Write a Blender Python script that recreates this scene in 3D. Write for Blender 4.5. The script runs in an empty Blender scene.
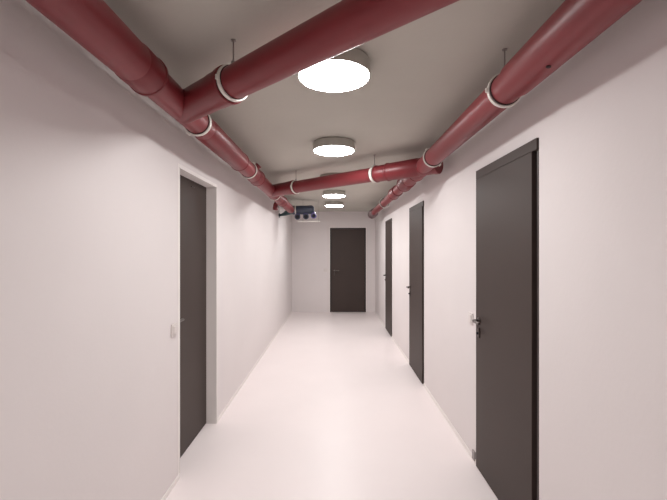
import bpy, bmesh, math, random
from mathutils import Vector, Matrix
S = bpy.context.scene
COL = S.collection
EYE = 1.54
XL, XR = -1.045, 1.02          # wall faces
YB, YF = -2.6, 9.55            # wall behind the camera, far wall
H = EYE+.955
T = 0.2

# ------------------------------------------------------------------ materials
def lin(c):
    return tuple((v/12.92 if v <= .04045 else ((v+.055)/1.055)**2.4) for v in [q/255 for q in c])
def mat(name, rgb, rough=.5, metal=0, bump=0, scale=60, var=0, vscale=1.5, spec=.5, coat=0):
    m = bpy.data.materials.new(name); m.use_nodes = True
    nt = m.node_tree; b = nt.nodes['Principled BSDF']
    col = (*lin(rgb), 1)
    b.inputs['Base Color'].default_value = col
    b.inputs['Roughness'].default_value = rough
    b.inputs['Metallic'].default_value = metal
    b.inputs['Specular IOR Level'].default_value = spec
    b.inputs['Coat Weight'].default_value = coat
    tc = nt.nodes.new('ShaderNodeTexCoord')
    if var:
        n = nt.nodes.new('ShaderNodeTexNoise'); n.inputs['Scale'].default_value = vscale; n.inputs['Detail'].default_value = 5
        nt.links.new(tc.outputs['Object'], n.inputs['Vector'])
        r = nt.nodes.new('ShaderNodeValToRGB')
        r.color_ramp.elements[0].position = .3; r.color_ramp.elements[1].position = .7
        r.color_ramp.elements[0].color = tuple(max(0, v*(1-var)) for v in col[:3]) + (1,)
        r.color_ramp.elements[1].color = tuple(min(1, v*(1+var)) for v in col[:3]) + (1,)
        nt.links.new(n.outputs['Fac'], r.inputs['Fac']); nt.links.new(r.outputs['Color'], b.inputs['Base Color'])
    if bump:
        n2 = nt.nodes.new('ShaderNodeTexNoise'); n2.inputs['Scale'].default_value = scale; n2.inputs['Detail'].default_value = 6
        nt.links.new(tc.outputs['Object'], n2.inputs['Vector'])
        bp = nt.nodes.new('ShaderNodeBump'); bp.inputs['Strength'].default_value = bump; bp.inputs['Distance'].default_value = .01
        nt.links.new(n2.outputs['Fac'], bp.inputs['Height']); nt.links.new(bp.outputs['Normal'], b.inputs['Normal'])
    return m
M = dict(
    wall=mat('wall_plaster', (228, 221, 220), .85, bump=.06, scale=45, var=.02, vscale=1.2, spec=.2),
    ceil=mat('ceiling_concrete', (194, 190, 181), .9, bump=.12, scale=30, var=.035, vscale=1.6, spec=.2),
    floor=mat('floor_epoxy', (243, 233, 232), .38, bump=.02, scale=8, var=.012, vscale=2.0, spec=.35),
    pipe=mat('red_pipe_plastic', (126, 46, 51), .42, var=.06, vscale=5, spec=.45),
    socket=mat('red_socket_plastic', (118, 40, 45), .40, var=.06, vscale=6, spec=.45),
    seam=mat('dark_rubber_seal', (38, 16, 18), .7, var=.1, vscale=10),
    clamp=mat('white_zinc_clamp', (226, 222, 214), .4, metal=.15, var=.03, vscale=20),
    rod=mat('threaded_steel_rod', (150, 142, 138), .45, metal=.5, var=.05, vscale=80),
    door=mat('dark_brown_door_lacquer', (66, 55, 51), .55, bump=.01, scale=90, var=.02, vscale=2, spec=.3),
    frame=mat('dark_brown_steel_frame', (50, 38, 36), .5, var=.03, vscale=4, spec=.4),
    trim=mat('off_white_lining', (240, 234, 231), .7, var=.01, vscale=5, spec=.3),
    steel=mat('dark_bronze_handle', (96, 88, 84), .3, metal=.85, var=.04, vscale=30),
    house=mat('grey_lamp_housing', (186, 184, 175), .5, metal=0, var=.02, vscale=12),
    plate=mat('white_switch_plastic', (224, 216, 213), .4, var=.01, vscale=10),
    greyp=mat('grey_plastic', (150, 142, 140), .5, var=.04, vscale=30),
    blue=mat('blue_grey_pipe', (62, 68, 84), .45, var=.08, vscale=9),
    teal=mat('teal_pipe', (38, 66, 70), .45, var=.08, vscale=9),
    violet=mat('violet_pipe', (98, 88, 142), .45, var=.06, vscale=9),
    cap=mat('brown_grey_pipe_end', (104, 84, 84), .5, var=.08, vscale=12),
    dark=mat('dark_pipe_bore', (30, 26, 34), .8, var=.1, vscale=12),
)
em = bpy.data.materials.new('lamp_diffuser'); em.use_nodes = True
nt = em.node_tree; nt.nodes.clear()
e = nt.nodes.new('ShaderNodeEmission'); out = nt.nodes.new('ShaderNodeOutputMaterial')
nz = nt.nodes.new('ShaderNodeTexNoise'); nz.inputs['Scale'].default_value = 3
tcn = nt.nodes.new('ShaderNodeTexCoord'); mr = nt.nodes.new('ShaderNodeMapRange')
LAMP = 53.0
mr.inputs['To Min'].default_value = LAMP*.98; mr.inputs['To Max'].default_value = LAMP*1.02
nt.links.new(tcn.outputs['Object'], nz.inputs['Vector']); nt.links.new(nz.outputs['Fac'], mr.inputs['Value'])
nt.links.new(mr.outputs['Result'], e.inputs['Strength'])
e.inputs['Color'].default_value = (1, .995, .985, 1)
nt.links.new(e.outputs[0], out.inputs[0])
M['lamp'] = em

# ------------------------------------------------------------------ helpers
def tag(o, label=None, cat=None, group=None, kind=None):
    if label: o['label'] = label
    if cat: o['category'] = cat
    if group: o['group'] = group
    if kind: o['kind'] = kind
    return o
def empty(name, loc):
    o = bpy.data.objects.new(name, None); o.location = loc; o.empty_display_size = .1
    COL.objects.link(o); return o
def obj(name, bm, m, parent=None, smooth=True, loc=None):
    """link bm (world coordinates) as one mesh; origin goes to the parent's"""
    org = Vector(parent_loc(parent)) if parent else Vector(loc or (0, 0, 0))
    bmesh.ops.translate(bm, verts=bm.verts, vec=-org)
    bmesh.ops.recalc_face_normals(bm, faces=bm.faces)
    me = bpy.data.meshes.new(name); bm.to_mesh(me); bm.free()
    for mm in (m if isinstance(m, (list, tuple)) else [m]): me.materials.append(mm)
    if smooth:
        for p in me.polygons: p.use_smooth = True
        me.set_sharp_from_angle(angle=math.radians(35))
    o = bpy.data.objects.new(name, me); COL.objects.link(o)
    if parent: o.parent = parent
    else: o.location = org
    return o
def parent_loc(p):
    v = Vector((0, 0, 0))
    while p: v += p.location; p = p.parent
    return v
def box(bm, a, b, bev=0):
    a, b = Vector(a), Vector(b)
    c = (a+b)/2; d = b-a
    mtx = Matrix.Translation(c) @ Matrix.Diagonal((abs(d.x), abs(d.y), abs(d.z), 1))
    r = bmesh.ops.create_cube(bm, size=1, matrix=mtx)
    if bev:
        ed = list({e for v in r['verts'] for e in v.link_edges})
        bmesh.ops.bevel(bm, geom=ed, offset=bev, segments=2, affect='EDGES', profile=.5)
    return bm
def rev(bm, o, d, prof, n=40):
    """revolve profile [(s, r)...] about the axis through o along d; closed with caps"""
    o = Vector(o); d = Vector(d).normalized()
    u = d.orthogonal().normalized(); w = d.cross(u)
    rings = []
    for s, r in prof:
        if r < 1e-6: rings.append([bm.verts.new(o+d*s)])
        else: rings.append([bm.verts.new(o+d*s+(u*math.cos(2*math.pi*k/n)+w*math.sin(2*math.pi*k/n))*r) for k in range(n)])
    for A, B in zip(rings, rings[1:]):
        for k in range(n):
            j = (k+1) % n
            if len(A) == 1 and len(B) == 1: continue
            if len(A) == 1: bm.faces.new((A[0], B[k], B[j]))
            elif len(B) == 1: bm.faces.new((A[k], A[j], B[0]))
            else: bm.faces.new((A[k], A[j], B[j], B[k]))
    if len(rings[0]) > 1: bm.faces.new(rings[0])
    if len(rings[-1]) > 1: bm.faces.new(rings[-1])
    return bm
def ringrev(bm, o, d, w, r0, r1, n=48):
    """closed band: width w, radii r0 to r1"""
    o = Vector(o); d = Vector(d).normalized()
    u = d.orthogonal().normalized(); v = d.cross(u)
    b = min(.2*w, .25*(r1-r0))
    pr = [(-w/2, r0), (-w/2, r1-b), (-w/2+b, r1), (w/2-b, r1), (w/2, r1-b), (w/2, r0)]
    rs = [[bm.verts.new(o+d*s+(u*math.cos(2*math.pi*k/n)+v*math.sin(2*math.pi*k/n))*r) for k in range(n)] for s, r in pr]
    for i in range(len(rs)):
        A, B = rs[i], rs[(i+1) % len(rs)]
        for k in range(n):
            j = (k+1) % n; bm.faces.new((A[k], A[j], B[j], B[k]))
    return bm
def sweep(bm, pts, r, n=28):
    """tube along a polyline, radius number or list"""
    pts = [Vector(p) for p in pts]
    rr = r if isinstance(r, (list, tuple)) else [r]*len(pts)
    t0 = (pts[1]-pts[0]).normalized(); u = t0.orthogonal().normalized(); rings = []
    for i, p in enumerate(pts):
        t = (pts[min(i+1, len(pts)-1)]-pts[max(i-1, 0)]).normalized()
        u = (u-t*u.dot(t)).normalized(); w = t.cross(u)
        rings.append([bm.verts.new(p+(u*math.cos(2*math.pi*k/n)+w*math.sin(2*math.pi*k/n))*rr[i]) for k in range(n)])
    for A, B in zip(rings, rings[1:]):
        for k in range(n):
            j = (k+1) % n; bm.faces.new((A[k], A[j], B[j], B[k]))
    bm.faces.new(rings[0]); bm.faces.new(rings[-1])
    return bm
def arc(c, a, b, ang, n=10):
    """points c + a*cos + b*sin"""
    c, a, b = Vector(c), Vector(a), Vector(b)
    return [c+a*math.cos(ang*i/n)+b*math.sin(ang*i/n) for i in range(n+1)]
N = bmesh.new

# ------------------------------------------------------------------ the room shell
def structure(name, bm, m, label, cat, smooth=False):
    return tag(obj(name, bm, m, smooth=smooth), label, cat, kind='structure')
def wall_y(bm, x0, x1, openings, ztop=H):
    y = YB
    for (a, b, z) in openings:
        box(bm, (x0, y, 0), (x1, a, ztop)); box(bm, (x0, a, z), (x1, b, ztop)); y = b
    box(bm, (x0, y, 0), (x1, YF+T, ztop))
DH = 2.10
D1, D2, D3 = (1.916, 2.737), (4.36, 5.165), (6.77, 7.565)
LD = (2.596, 3.42)
structure('floor', box(N(), (XL-T, YB-T, -.1), (XR+T, YF+T, 0)), M['floor'], 'glossy white poured floor of the corridor', 'floor')
structure('ceiling', box(N(), (XL-T, YB-T, H), (XR+T, YF+T, H+.15)), M['ceil'], 'bare grey concrete ceiling above the red pipes', 'ceiling')
b = N(); wall_y(b, XL-T, XL, [(LD[0], LD[1], DH)])
structure('wall_left', b, M['wall'], 'long white plastered wall on the left with one recessed door', 'wall')
b = N(); wall_y(b, XR, XR+T, [(D1[0], D1[1], DH), (D2[0], D2[1], DH), (D3[0], D3[1], DH)])
structure('wall_right', b, M['wall'], 'long white plastered wall on the right with three dark doors', 'wall')
BX0, BX1, BH = -.10, .79, 2.09
b = N()
box(b, (XL, YF, 0), (BX0, YF+T, H)); box(b, (BX1, YF, 0), (XR, YF+T, H)); box(b, (BX0, YF, BH), (BX1, YF+T, H))
structure('wall_end', b, M['wall'], 'short white wall closing the far end of the corridor', 'wall')
structure('wall_rear', box(N(), (XL, YB-T, 0), (XR, YB, H)), M['wall'], 'white wall behind the viewpoint', 'wall')

def skirting(name, x0, x1, spans, label):
    b = N()
    for a, c in spans: box(b, (x0, a, 0), (x1, c, .035), .002)
    structure(name, b, M['trim'], label, 'baseboard')
skirting('baseboard_left', XL, XL+.006, [(YB, LD[0]), (LD[1], YF)], 'very low white skirting along the left wall')
skirting('baseboard_right', XR-.006, XR, [(YB, D1[0]), (D1[1], D2[0]), (D2[1], D3[0]), (D3[1], YF)], 'very low white skirting along the right wall')

# ------------------------------------------------------------------ doors
def lever(parent, p, nrm, along, z, name='handle', m=None):
    """rosette, neck and lever; nrm points into the room, along = the way the lever runs"""
    nrm, along = Vector(nrm), Vector(along); p = Vector(p)
    b = N()
    rev(b, p, nrm, [(0, .025), (.006, .025), (.008, .022), (.009, 0)], 28)
    r = .0095
    pts = [p+nrm*.005, p+nrm*.030] + [p+nrm*.030+nrm*.016*math.sin(t)+along*.016*(1-math.cos(t)) for t in [i*math.pi/2/6 for i in range(1, 7)]]
    pts += [p+nrm*.046+along*s for s in (.03, .06, .09, .115, .120)]
    sweep(b, pts, [r]*(len(pts)-1)+[r*.55], 16)
    h = obj(name, b, M['steel'], parent)
    b = N()   # oval escutcheon with a cylinder under the lever
    q = p-Vector((0, 0, .085))
    side = nrm.cross(Vector((0, 0, 1)))
    n = 28; rings = []
    for s, k in ((0, 1), (.006, 1), (.009, .85), (.010, .5)):
        rings.append([b.verts.new(q+nrm*s+side*(.016*k*math.cos(2*math.pi*i/n))+Vector((0, 0, .038*k*math.sin(2*math.pi*i/n)))) for i in range(n)])
    for A, B in zip(rings, rings[1:]):
        for i in range(n):
            j = (i+1) % n; b.faces.new((A[i], A[j], B[j], B[i]))
    b.faces.new(rings[0]); b.faces.new(rings[-1])
    e = obj('keyhole_plate', b, M['steel'], parent)
    b = N(); rev(b, q+nrm*.009-Vector((0, 0, .002)), nrm, [(0, .009), (.010, .009), (.012, .007)], 20)
    obj('lock_cylinder', b, M['dark'], e)
    return h
def right_door(name, y0, y1, label):
    r = tag(empty(name, (XR, (y0+y1)/2, 0)), label, 'door', kind='structure')
    pr = .012
    b = N()   # the frame: head, both jambs and the stop behind the leaf
    box(b, (XR-.001, y0+.001, 0), (XR+T, y0+.020, DH-.06), .002)
    box(b, (XR+.004, y1-.014, 0), (XR+T, y1, DH-.06), .002)
    box(b, (XR+.06, y0+.020, 0), (XR+.09, y1-.014, DH-.06))
    obj('frame', b, M['frame'], r, smooth=False)
    b = box(N(), (XR-pr, y0+.001, DH-.058), (XR+T, y1, DH), .002)
    obj('frame_head', b, M['door'], r, smooth=False)
    b = box(N(), (XR-.012, y0+.048, .006), (XR+.030, y1-.001, DH-.0588), .002)
    leaf = obj('door_leaf', b, M['door'], r, smooth=False)
    lever(leaf, (XR-.012, y1-.065, 1.05), (-1, 0, 0), (0, -1, 0), 1.04)
    for z in (.22,):
        obj('hinge', rev(N(), (XR-.004, y0+.034, z), (0, 0, 1), [(-.045, 0), (-.045, .007), (.045, .007), (.045, 0)], 16), M['frame'], r)
right_door('door_1', *D1, 'dark brown door nearest on the right wall with lever handle')
right_door('door_2', *D2, 'dark brown door on the right wall, middle of the three')
right_door('door_3', *D3, 'dark brown door on the right wall, farthest of the three')
# left door, set back in a white reveal
r = tag(empty('door_4', (XL, sum(LD)/2, 0)), 'dark brown door set back in a white reveal in the left wall', 'door', kind='structure')
RX = XL-.088
b = box(N(), (RX-.045, LD[0]+.002, .006), (RX, LD[1]-.004, DH-.004), .002)
leaf = obj('door_leaf', b, M['door'], r, smooth=False)
lever(leaf, (RX, LD[0]+.065, 1.04), (1, 0, 0), (0, 1, 0), 1.04)
b = N()
box(b, (RX-.005, LD[1]-.006, 0), (XL+.004, LD[1]+.0, DH)); box(b, (RX-.005, LD[0], 0), (XL+.004, LD[0]+.006, DH)); box(b, (RX-.005, LD[0], DH-.006), (XL+.004, LD[1], DH))
obj('frame_lining', b, M['trim'], r, smooth=False)
b = N(); box(b, (XL, LD[1], 0), (XL+.002, LD[1]+.022, DH+.022), .001); box(b, (XL, LD[0]-.022, 0), (XL+.002, LD[0], DH+.022), .001); box(b, (XL, LD[0], DH), (XL+.002, LD[1], DH+.022), .001)
obj('frame_casing', b, M['trim'], r, smooth=False)
b = box(N(), (RX+.001, LD[0]+.45, DH-.060), (RX+.010, LD[0]+.52, DH-.053), .002)
obj('door_contact', b, M['steel'], leaf, smooth=False)
# door in the end wall
r = tag(empty('door_5', ((BX0+BX1)/2, YF, 0)), 'dark brown door facing the viewer in the far end wall', 'door', kind='structure')
b = N()
box(b, (BX0, YF-.012, 0), (BX0+.035, YF+T, BH), .002); box(b, (BX1-.035, YF-.012, 0), (BX1, YF+T, BH), .002); box(b, (BX0, YF-.012, BH-.035), (BX1, YF+T, BH), .002)
obj('frame', b, M['frame'], r, smooth=False)
leaf = obj('door_leaf', box(N(), (BX0+.039, YF-.008, .006), (BX1-.039, YF+.036, BH-.039), .002), M['door'], r, smooth=False)
lever(leaf, (BX0+.11, YF-.008, 1.03), (0, -1, 0), (1, 0, 0), 1.03)
b = N()
box(b, (BX0-.022, YF-.014, 0), (BX0, YF, BH+.022), .001); box(b, (BX1, YF-.014, 0), (BX1+.022, YF, BH+.022), .001); box(b, (BX0, YF-.014, BH), (BX1, YF, BH+.022), .001)
obj('frame_casing', b, M['trim'], r, smooth=False)

# ------------------------------------------------------------------ switches and small wall fittings
def switch(p, nrm, label):
    p, nrm = Vector(p), Vector(nrm); s = Vector((abs(nrm.y), abs(nrm.x), 0)); z = Vector((0, 0, 1))
    r = tag(empty('light_switch', p), label, 'light switch')
    a = p-s*.040-z*.042; c = p+s*.040+z*.042+nrm*.011
    obj('cover_plate', box(N(), a, c, .003), M['plate'], r, smooth=False)
    a = p-s*.026-z*.028+nrm*.010; c = p+s*.026+z*.028+nrm*.017
    obj('rocker', box(N(), a, c, .003), M['plate'], r, smooth=False)
switch((XL, 2.505, EYE-.52), (1, 0, 0), 'white light switch on the left wall beside the recessed door')
switch((XR, 2.855, EYE-.505), (-1, 0, 0), 'small light switch on the right wall just past the nearest door handle')
switch((-.215, YF, EYE-.50), (0, -1, 0), 'small white switch on the far wall left of the end door')
b = box(N(), (XR-.013, 2.768, .02), (XR, 2.815, .085), .003)
tag(obj('wall_plug', b, M['greyp'], smooth=False, loc=(XR, 2.79, .02)), 'small grey block low on the right wall at the foot of the nearest door', 'wall fitting')

# ------------------------------------------------------------------ ceiling lamps
def lamp():
    r = empty('ceiling_lamp', (0, 0, H))
    R = .185
    b = N(); rev(b, (0, 0, H), (0, 0, -1), [(0, R-.012), (.006, R-.012), (.007, R-.002), (.010, R), (.073, R), (.075, R-.002), (.075, R-.006)], 72)
    obj('housing', b, M['house'], r)
    b = N(); rev(b, (0, 0, H-.0755), (0, 0, -1), [(0, R-.008), (.003, R-.009), (.005, R-.014), (.007, R*.6), (.0075, 0)], 72)
    obj('diffuser', b, M['lamp'], r)
    return r
def copy_tree(o, parent=None):
    c = o.copy(); COL.objects.link(c)
    if parent: c.parent = parent
    for ch in list(o.children): copy_tree(ch, c)
    return c
lamps = [(1.96, 'largest round ceiling lamp, partly behind the nearest crossing red pipe'),
         (3.42, 'second nearest round ceiling lamp, between the two crossing red pipes'),
         (4.95, 'round ceiling lamp hidden just behind the farther crossing red pipe'),
         (6.28, 'round ceiling lamp seen just under the farther crossing pipe'),
         (7.69, 'farthest and smallest round ceiling lamp before the end door'),
         (-.62, 'added round lamp, unseen behind the viewpoint, lighting the near walls')]  # last entry: out-of-view lamp added to brighten the near walls
L0 = lamp()
for i, (y, lab) in enumerate(lamps):
    o = L0 if i == 0 else copy_tree(L0)
    o.location = (0, y, H)
    tag(o, lab, 'ceiling lamp', 'round ceiling lamps along the corridor')

# ------------------------------------------------------------------ red pipes
K = 1.041
Z = EYE+.73*K
XM = .78*K
PR, SR = .069*K, .0785*K        # pipe and socket radius
def pipe_run(root, o, d, s0, s1, name='pipe_section', r=PR, m='pipe'):
    s0, s1 = s0*K, s1*K
    b = N(); rev(b, o, d, [(s0, 0), (s0, r-.002), (s0+.002, r), (s1-.002, r), (s1, r-.002), (s1, 0)], 56)
    return obj(name, b, M[m], root)
def socket(root, o, d, s0, s1, r=SR, mouth=1, m='socket'):
    """a socket: tapered shoulder at one end, thick bead and dark rubber seal at its mouth (+1 far end, -1 near end)"""
    s0, s1 = s0*K, s1*K
    L = s1-s0; sh = min(.03, L*.3); bd = min(.016, L*.25)
    pr = [(0, 0), (0, PR-.003), (sh, r-.0015), (L-bd-.004, r-.0015), (L-bd, r+.003), (L-.003, r+.003), (L, r), (L, 0)]
    if mouth < 0: pr = [(L-s, q) for s, q in reversed(pr)]
    b = N(); rev(b, o, d, [(s0+s, q) for s, q in pr], 56)
    k = obj('socket', b, M[m], root)
    c = Vector(o)+Vector(d).normalized()*(s1+.0015 if mouth > 0 else s0-.0015)
    b = ringrev(N(), c, d, .007, PR-.004, r-.002)
    obj('seal', b, M['seam'], k)
    return k
def hanger(c, d, label, rod='up', wide=.02):
    """split clamp round a pipe on a threaded rod to the ceiling or to the wall"""
    c, d = Vector((c[0], c[1]*K, c[2])), Vector(d).normalized()
    r = tag(empty('pipe_hanger', c), label, 'pipe clamp', 'metal clamps holding the red pipes')
    obj('clamp_ring', ringrev(N(), c, d, wide, PR+.004, PR+.0105), M['clamp'], r)
    obj('clamp_lining', ringrev(N(), c-d*.004 if rod != 'x' else c, d, wide+.010, PR-.002, PR+.004), M['seam'], r)
    if rod == 'up': v = Vector((0, 0, 1)); L = H-c.z
    else: v = Vector((.19 if c.x > 0 else -.21, 0, .16)).normalized(); L = (H-c.z)/v.z-.004
    b = N(); rev(b, c, v, [(PR+.009, 0), (PR+.009, .009), (SR+.016, .010), (SR+.02, .0035), (L-.004, .0035), (L-.004, .012), (L, .012), (L, 0)], 18)
    obj('threaded_rod', b, M['rod'], r)
    s = v.cross(d).normalized()      # the two bolt ears
    for k in (-1, 1):
        q = c+s*k*(PR+.014)
        obj('clamp_bolt', rev(N(), q-v*.010, v, [(0, 0), (0, .006), (.020, .006), (.020, 0)], 12), M['clamp'], r)
Yd = (0, 1, 0)
# --- left run
oL = (-XM, 0, Z)
rt = tag(empty('drain_pipe', (-XM, 0, Z)), 'red pipe running along the top of the left wall into the blue fittings', 'pipe', 'red pipes under the ceiling')
pipe_run(rt, oL, Yd, -2.49, 1.50, r=SR-.001)
socket(rt, oL, Yd, 1.46, 1.62, r=SR+.005)
pipe_run(rt, oL, Yd, 1.60, 3.02)
socket(rt, oL, Yd, 2.30, 3.18, r=SR-.001)
pipe_run(rt, oL, Yd, 3.16, 4.0)
socket(rt, oL, Yd, 3.72, 3.92)
pipe_run(rt, oL, Yd, 3.9, 4.9)
socket(rt, oL, Yd, 4.7, 5.0, r=SR-.003)
pipe_run(rt, oL, Yd, 4.98, 6.95)
socket(rt, oL, Yd, 5.5, 5.8)
# inspection boss on top of the socket and short elbow that drops to the wall
b = N(); rev(b, (-XM+.05, 3.78, Z+.05), (1, 0, 1), [(0, 0), (0, .028), (.020, .028), (.022, .032), (.034, .032), (.036, .029), (.036, 0)], 28)
obj('inspection_plug', b, M['socket'], rt)
pts = [Vector((-XM, 6.0, Z)), Vector((-XM-.05, 6.0, Z-.02))] + arc((-XM-.05, 6.0, Z-.07), (0, 0, .05), (-.05, 0, 0), math.pi/2, 8)[1:] + [Vector((-XM-.10, 6.0, Z-.13))]
b = sweep(N(), pts, .036); rev(b, (-XM-.10, 6.0, Z-.09), (0, 0, -1), [(0, 0), (0, .042), (.045, .042), (.047, .036), (.047, 0)], 24)
obj('drop_elbow', b, M['socket'], rt)
# --- right run
oR = (XM, 0, Z)
rr = tag(empty('drain_pipe', (XM, 0, Z)), 'red pipe running along the top of the right wall above three doors', 'pipe', 'red pipes under the ceiling')
pipe_run(rr, oR, Yd, -2.49, 1.64, r=SR-.002)
pipe_run(rr, oR, Yd, 1.62, 3.05)
pipe_run(rr, oR, Yd, 3.04, 3.7)
socket(rr, oR, Yd, 3.40, 3.66)
pipe_run(rr, oR, Yd, 3.64, 4.2)
socket(rr, oR, Yd, 3.98, 4.28, r=SR+.005)
pipe_run(rr, oR, Yd, 4.26, 5.2, r=.058*K)
socket(rr, oR, Yd, 4.72, 5.02, r=SR-.004)
pipe_run(rr, oR, Yd, 5.0, 7.7, r=.056)
b = N(); rev(b, oR, Yd, [(7.75, 0), (7.75, .05), (7.80, .086), (8.16, .086), (8.18, .092), (8.23, .092), (8.24, .083), (8.24, 0)], 48)
obj('end_cap', b, M['cap'], rr)
b = N(); rev(b, (XM-.015, 1.43, Z-.077), (-.19, 0, -.98), [(-.006, 0), (-.006, .009), (.004, .009), (.006, .006), (.006, 0)], 18)
obj('drain_plug', b, M['seam'], rr)
# --- crossing pipes
dc = Vector((.745, -.667, 0)).normalized()
def crossing(A, s_end, label, second=False):
    """A = point on the axis at the left clamp; runs from the left main (negative s) to the right one"""
    A = Vector((A.x, A.y*K, A.z))
    r = tag(empty('crossing_pipe', A), label, 'pipe', 'red pipes under the ceiling')
    s_l = -(A.x+XM)/dc.x
    b = N(); rev(b, A, dc, [(s_l, 0), (s_l, SR-.003), (-.15, SR-.003), (-.13, SR), (-.052, SR), (-.048, SR+.005), (-.024, SR+.005), (-.02, SR), (-.02, 0)], 56)
    o = obj('branch_socket', b, M['socket'], r)
    obj('seal', ringrev(N(), A-dc*.018, dc, .007, PR-.004, SR-.004), M['seam'], o)
    # gusset where the branch leaves the run
    pipe_run(r, A, dc, -.03, s_end-.02)
    return r
A1 = Vector((-.44*K, 1.683, Z))
c1 = crossing(A1, 1.95, 'large red pipe crossing diagonally overhead in front of the nearest lamp')
A2 = Vector((-.44*K, 4.46, Z))
c2 = crossing(A2, 1.72, 'red pipe crossing diagonally far down the corridor under the ceiling')
for cc, A, s1 in ((c1, A1, 1.98), (c2, A2, 1.86)):
    A = Vector((A.x, A.y*K, A.z)); sR = (XM-A.x)/dc.x/K
    socket(cc, A, dc, sR-.50, sR-.36, mouth=-1)
    socket(cc, A, dc, sR-.37, sR-.02, mouth=-1, r=SR+.004)
    b = N(); sR *= K; rev(b, A, dc, [(sR-.03, 0), (sR-.03, SR), (s1-.04, SR), (s1-.038, SR+.004), (s1-.004, SR+.004), (s1, SR), (s1, 0)], 56)
    obj('end_plug', b, M['socket'], cc)
hanger(A1, dc, 'bright metal clamp on the nearest crossing pipe, close to the left run', 'up', .020)
hanger(A2, dc, 'metal clamp near the left end of the farther crossing pipe', 'up', .024)
hanger(A2+Vector((dc.x*K, dc.y, 0))*1.115, dc, 'metal clamp near the right end of the farther crossing pipe', 'up', .030)
hanger((-XM, 2.20, Z), Yd, 'white clamp on the left pipe just past the first branch', 'side')
hanger((-XM, 3.51, Z), Yd, 'light clamp on the left pipe past the recessed door, before the second branch', 'side', .016)
hanger((-XM, 5.05, Z), Yd, 'thin clamp on the left pipe just past the second branch', 'side', .012)
hanger((XM, 1.76, Z), Yd, 'white clamp on the right pipe above the nearest door', 'up')
hanger((XM, 3.03, Z), Yd, 'white clamp on the right pipe right before the crossing pipe joins', 'side')
hanger((XM, 5.95, Z), Yd, 'thin light clamp far along the right pipe between the two farther doors', 'side', .014)

# ------------------------------------------------------------------ blue manifold at the far left
YM = 7.32
mf = tag(empty('pipe_manifold', (-.6, YM, EYE+.77)), 'blue-grey pipe fitting with three violet outlets at the far left under the ceiling', 'pipe fitting')
ax = Vector((1, 0, .03)).normalized(); o = Vector((-.79, YM, EYE+.755))
b = N(); rev(b, o, ax, [(0, 0), (0, .078), (.01, .083), (.36, .083), (.38, .078), (.41, .05), (.415, 0)], 44)
obj('manifold_body', b, M['blue'], mf)
b = sweep(N(), [(XL+.012, YM, EYE+.66), (-.99, YM, EYE+.668), (-.93, YM, EYE+.69), (-.86, YM, EYE+.73), (-.80, YM, EYE+.755), (-.775, YM, EYE+.764)], [.022, .024, .040, .062, .076, .080])
obj('reducer', b, M['teal'], mf)
b = N(); rev(b, (XL, YM, EYE+.66), (1, 0, 0), [(0, 0), (0, .045), (.01, .045), (.014, .03), (.014, 0)], 28)
obj('wall_flange', b, M['teal'], mf)
obj('band', ringrev(N(), o+ax*.06, ax, .022, .080, .089), M['clamp'], mf)
for x, zz, k in ((-.69, .625, 'blue'), (-.53, .63, 'blue'), (-.385, .645, 'violet')):
    c = Vector((x-.02, YM, EYE+.72))
    pts = [c, c+Vector((.005, 0, -.035))] + [Vector((x, YM-.045*(1-math.cos(t)), EYE+zz+.045*(1-math.sin(t)))) for t in [i*math.pi/2/6 for i in range(7)]] + [Vector((x+.004, YM-.10, EYE+zz-.004))]
    b = sweep(N(), pts, .046, 24)
    q = obj('outlet', b, M['violet'], mf)
    b = ringrev(N(), Vector((x+.004, YM-.10, EYE+zz-.004)), (0, 1, 0), .03, .036, .053, 32)
    obj('outlet_rim', b, M[k], q)
    b = N(); rev(b, (x+.004, YM-.101, EYE+zz-.004), (0, -1, 0), [(0, 0), (0, .036), (.004, .036), (.004, 0)], 24)
    obj('outlet_bore', b, M['dark'], q)
rl = tag(empty('support_rail', (-.48, YM, EYE+.545)), 'thin white rail hung beneath the blue fitting at the far left', 'rail')
obj('rail', box(N(), (-.70, YM-.02, EYE+.538), (-.265, YM+.02, EYE+.552), .002), M['clamp'], rl, smooth=False)
for x in (-.60, -.29):
    b = N(); rev(b, (x, YM+.10 if x < -.3 else YM, EYE+.545), (0, 0, 1), [(0, 0), (0, .0025), (H-EYE-.545, .0025), (H-EYE-.545, 0)], 10)
    if x < -.3: box(b, (x-.006, YM+.015, EYE+.539), (x+.006, YM+.106, EYE+.551))
    obj('hanger_rod', b, M['rod'], rl)

# ------------------------------------------------------------------ camera, world, colour
cam = bpy.data.cameras.new('camera'); co = bpy.data.objects.new('camera', cam); COL.objects.link(co)
co.location = (0, 0, EYE); co.rotation_euler = (math.pi/2, 0, 0)
cam.sensor_width = 36; cam.lens = 385/667*36; cam.clip_start = .02
cam.shift_x = -.0008
S.camera = co
w = bpy.data.worlds.new('world'); S.world = w; w.use_nodes = True
w.node_tree.nodes['Background'].inputs[0].default_value = (.05, .05, .05, 1)
S.view_settings.view_transform = 'Standard'; S.view_settings.look = 'None'
S.view_settings.gamma = 1; S.view_settings.use_curve_mapping = False
S.view_settings.exposure = 0.0
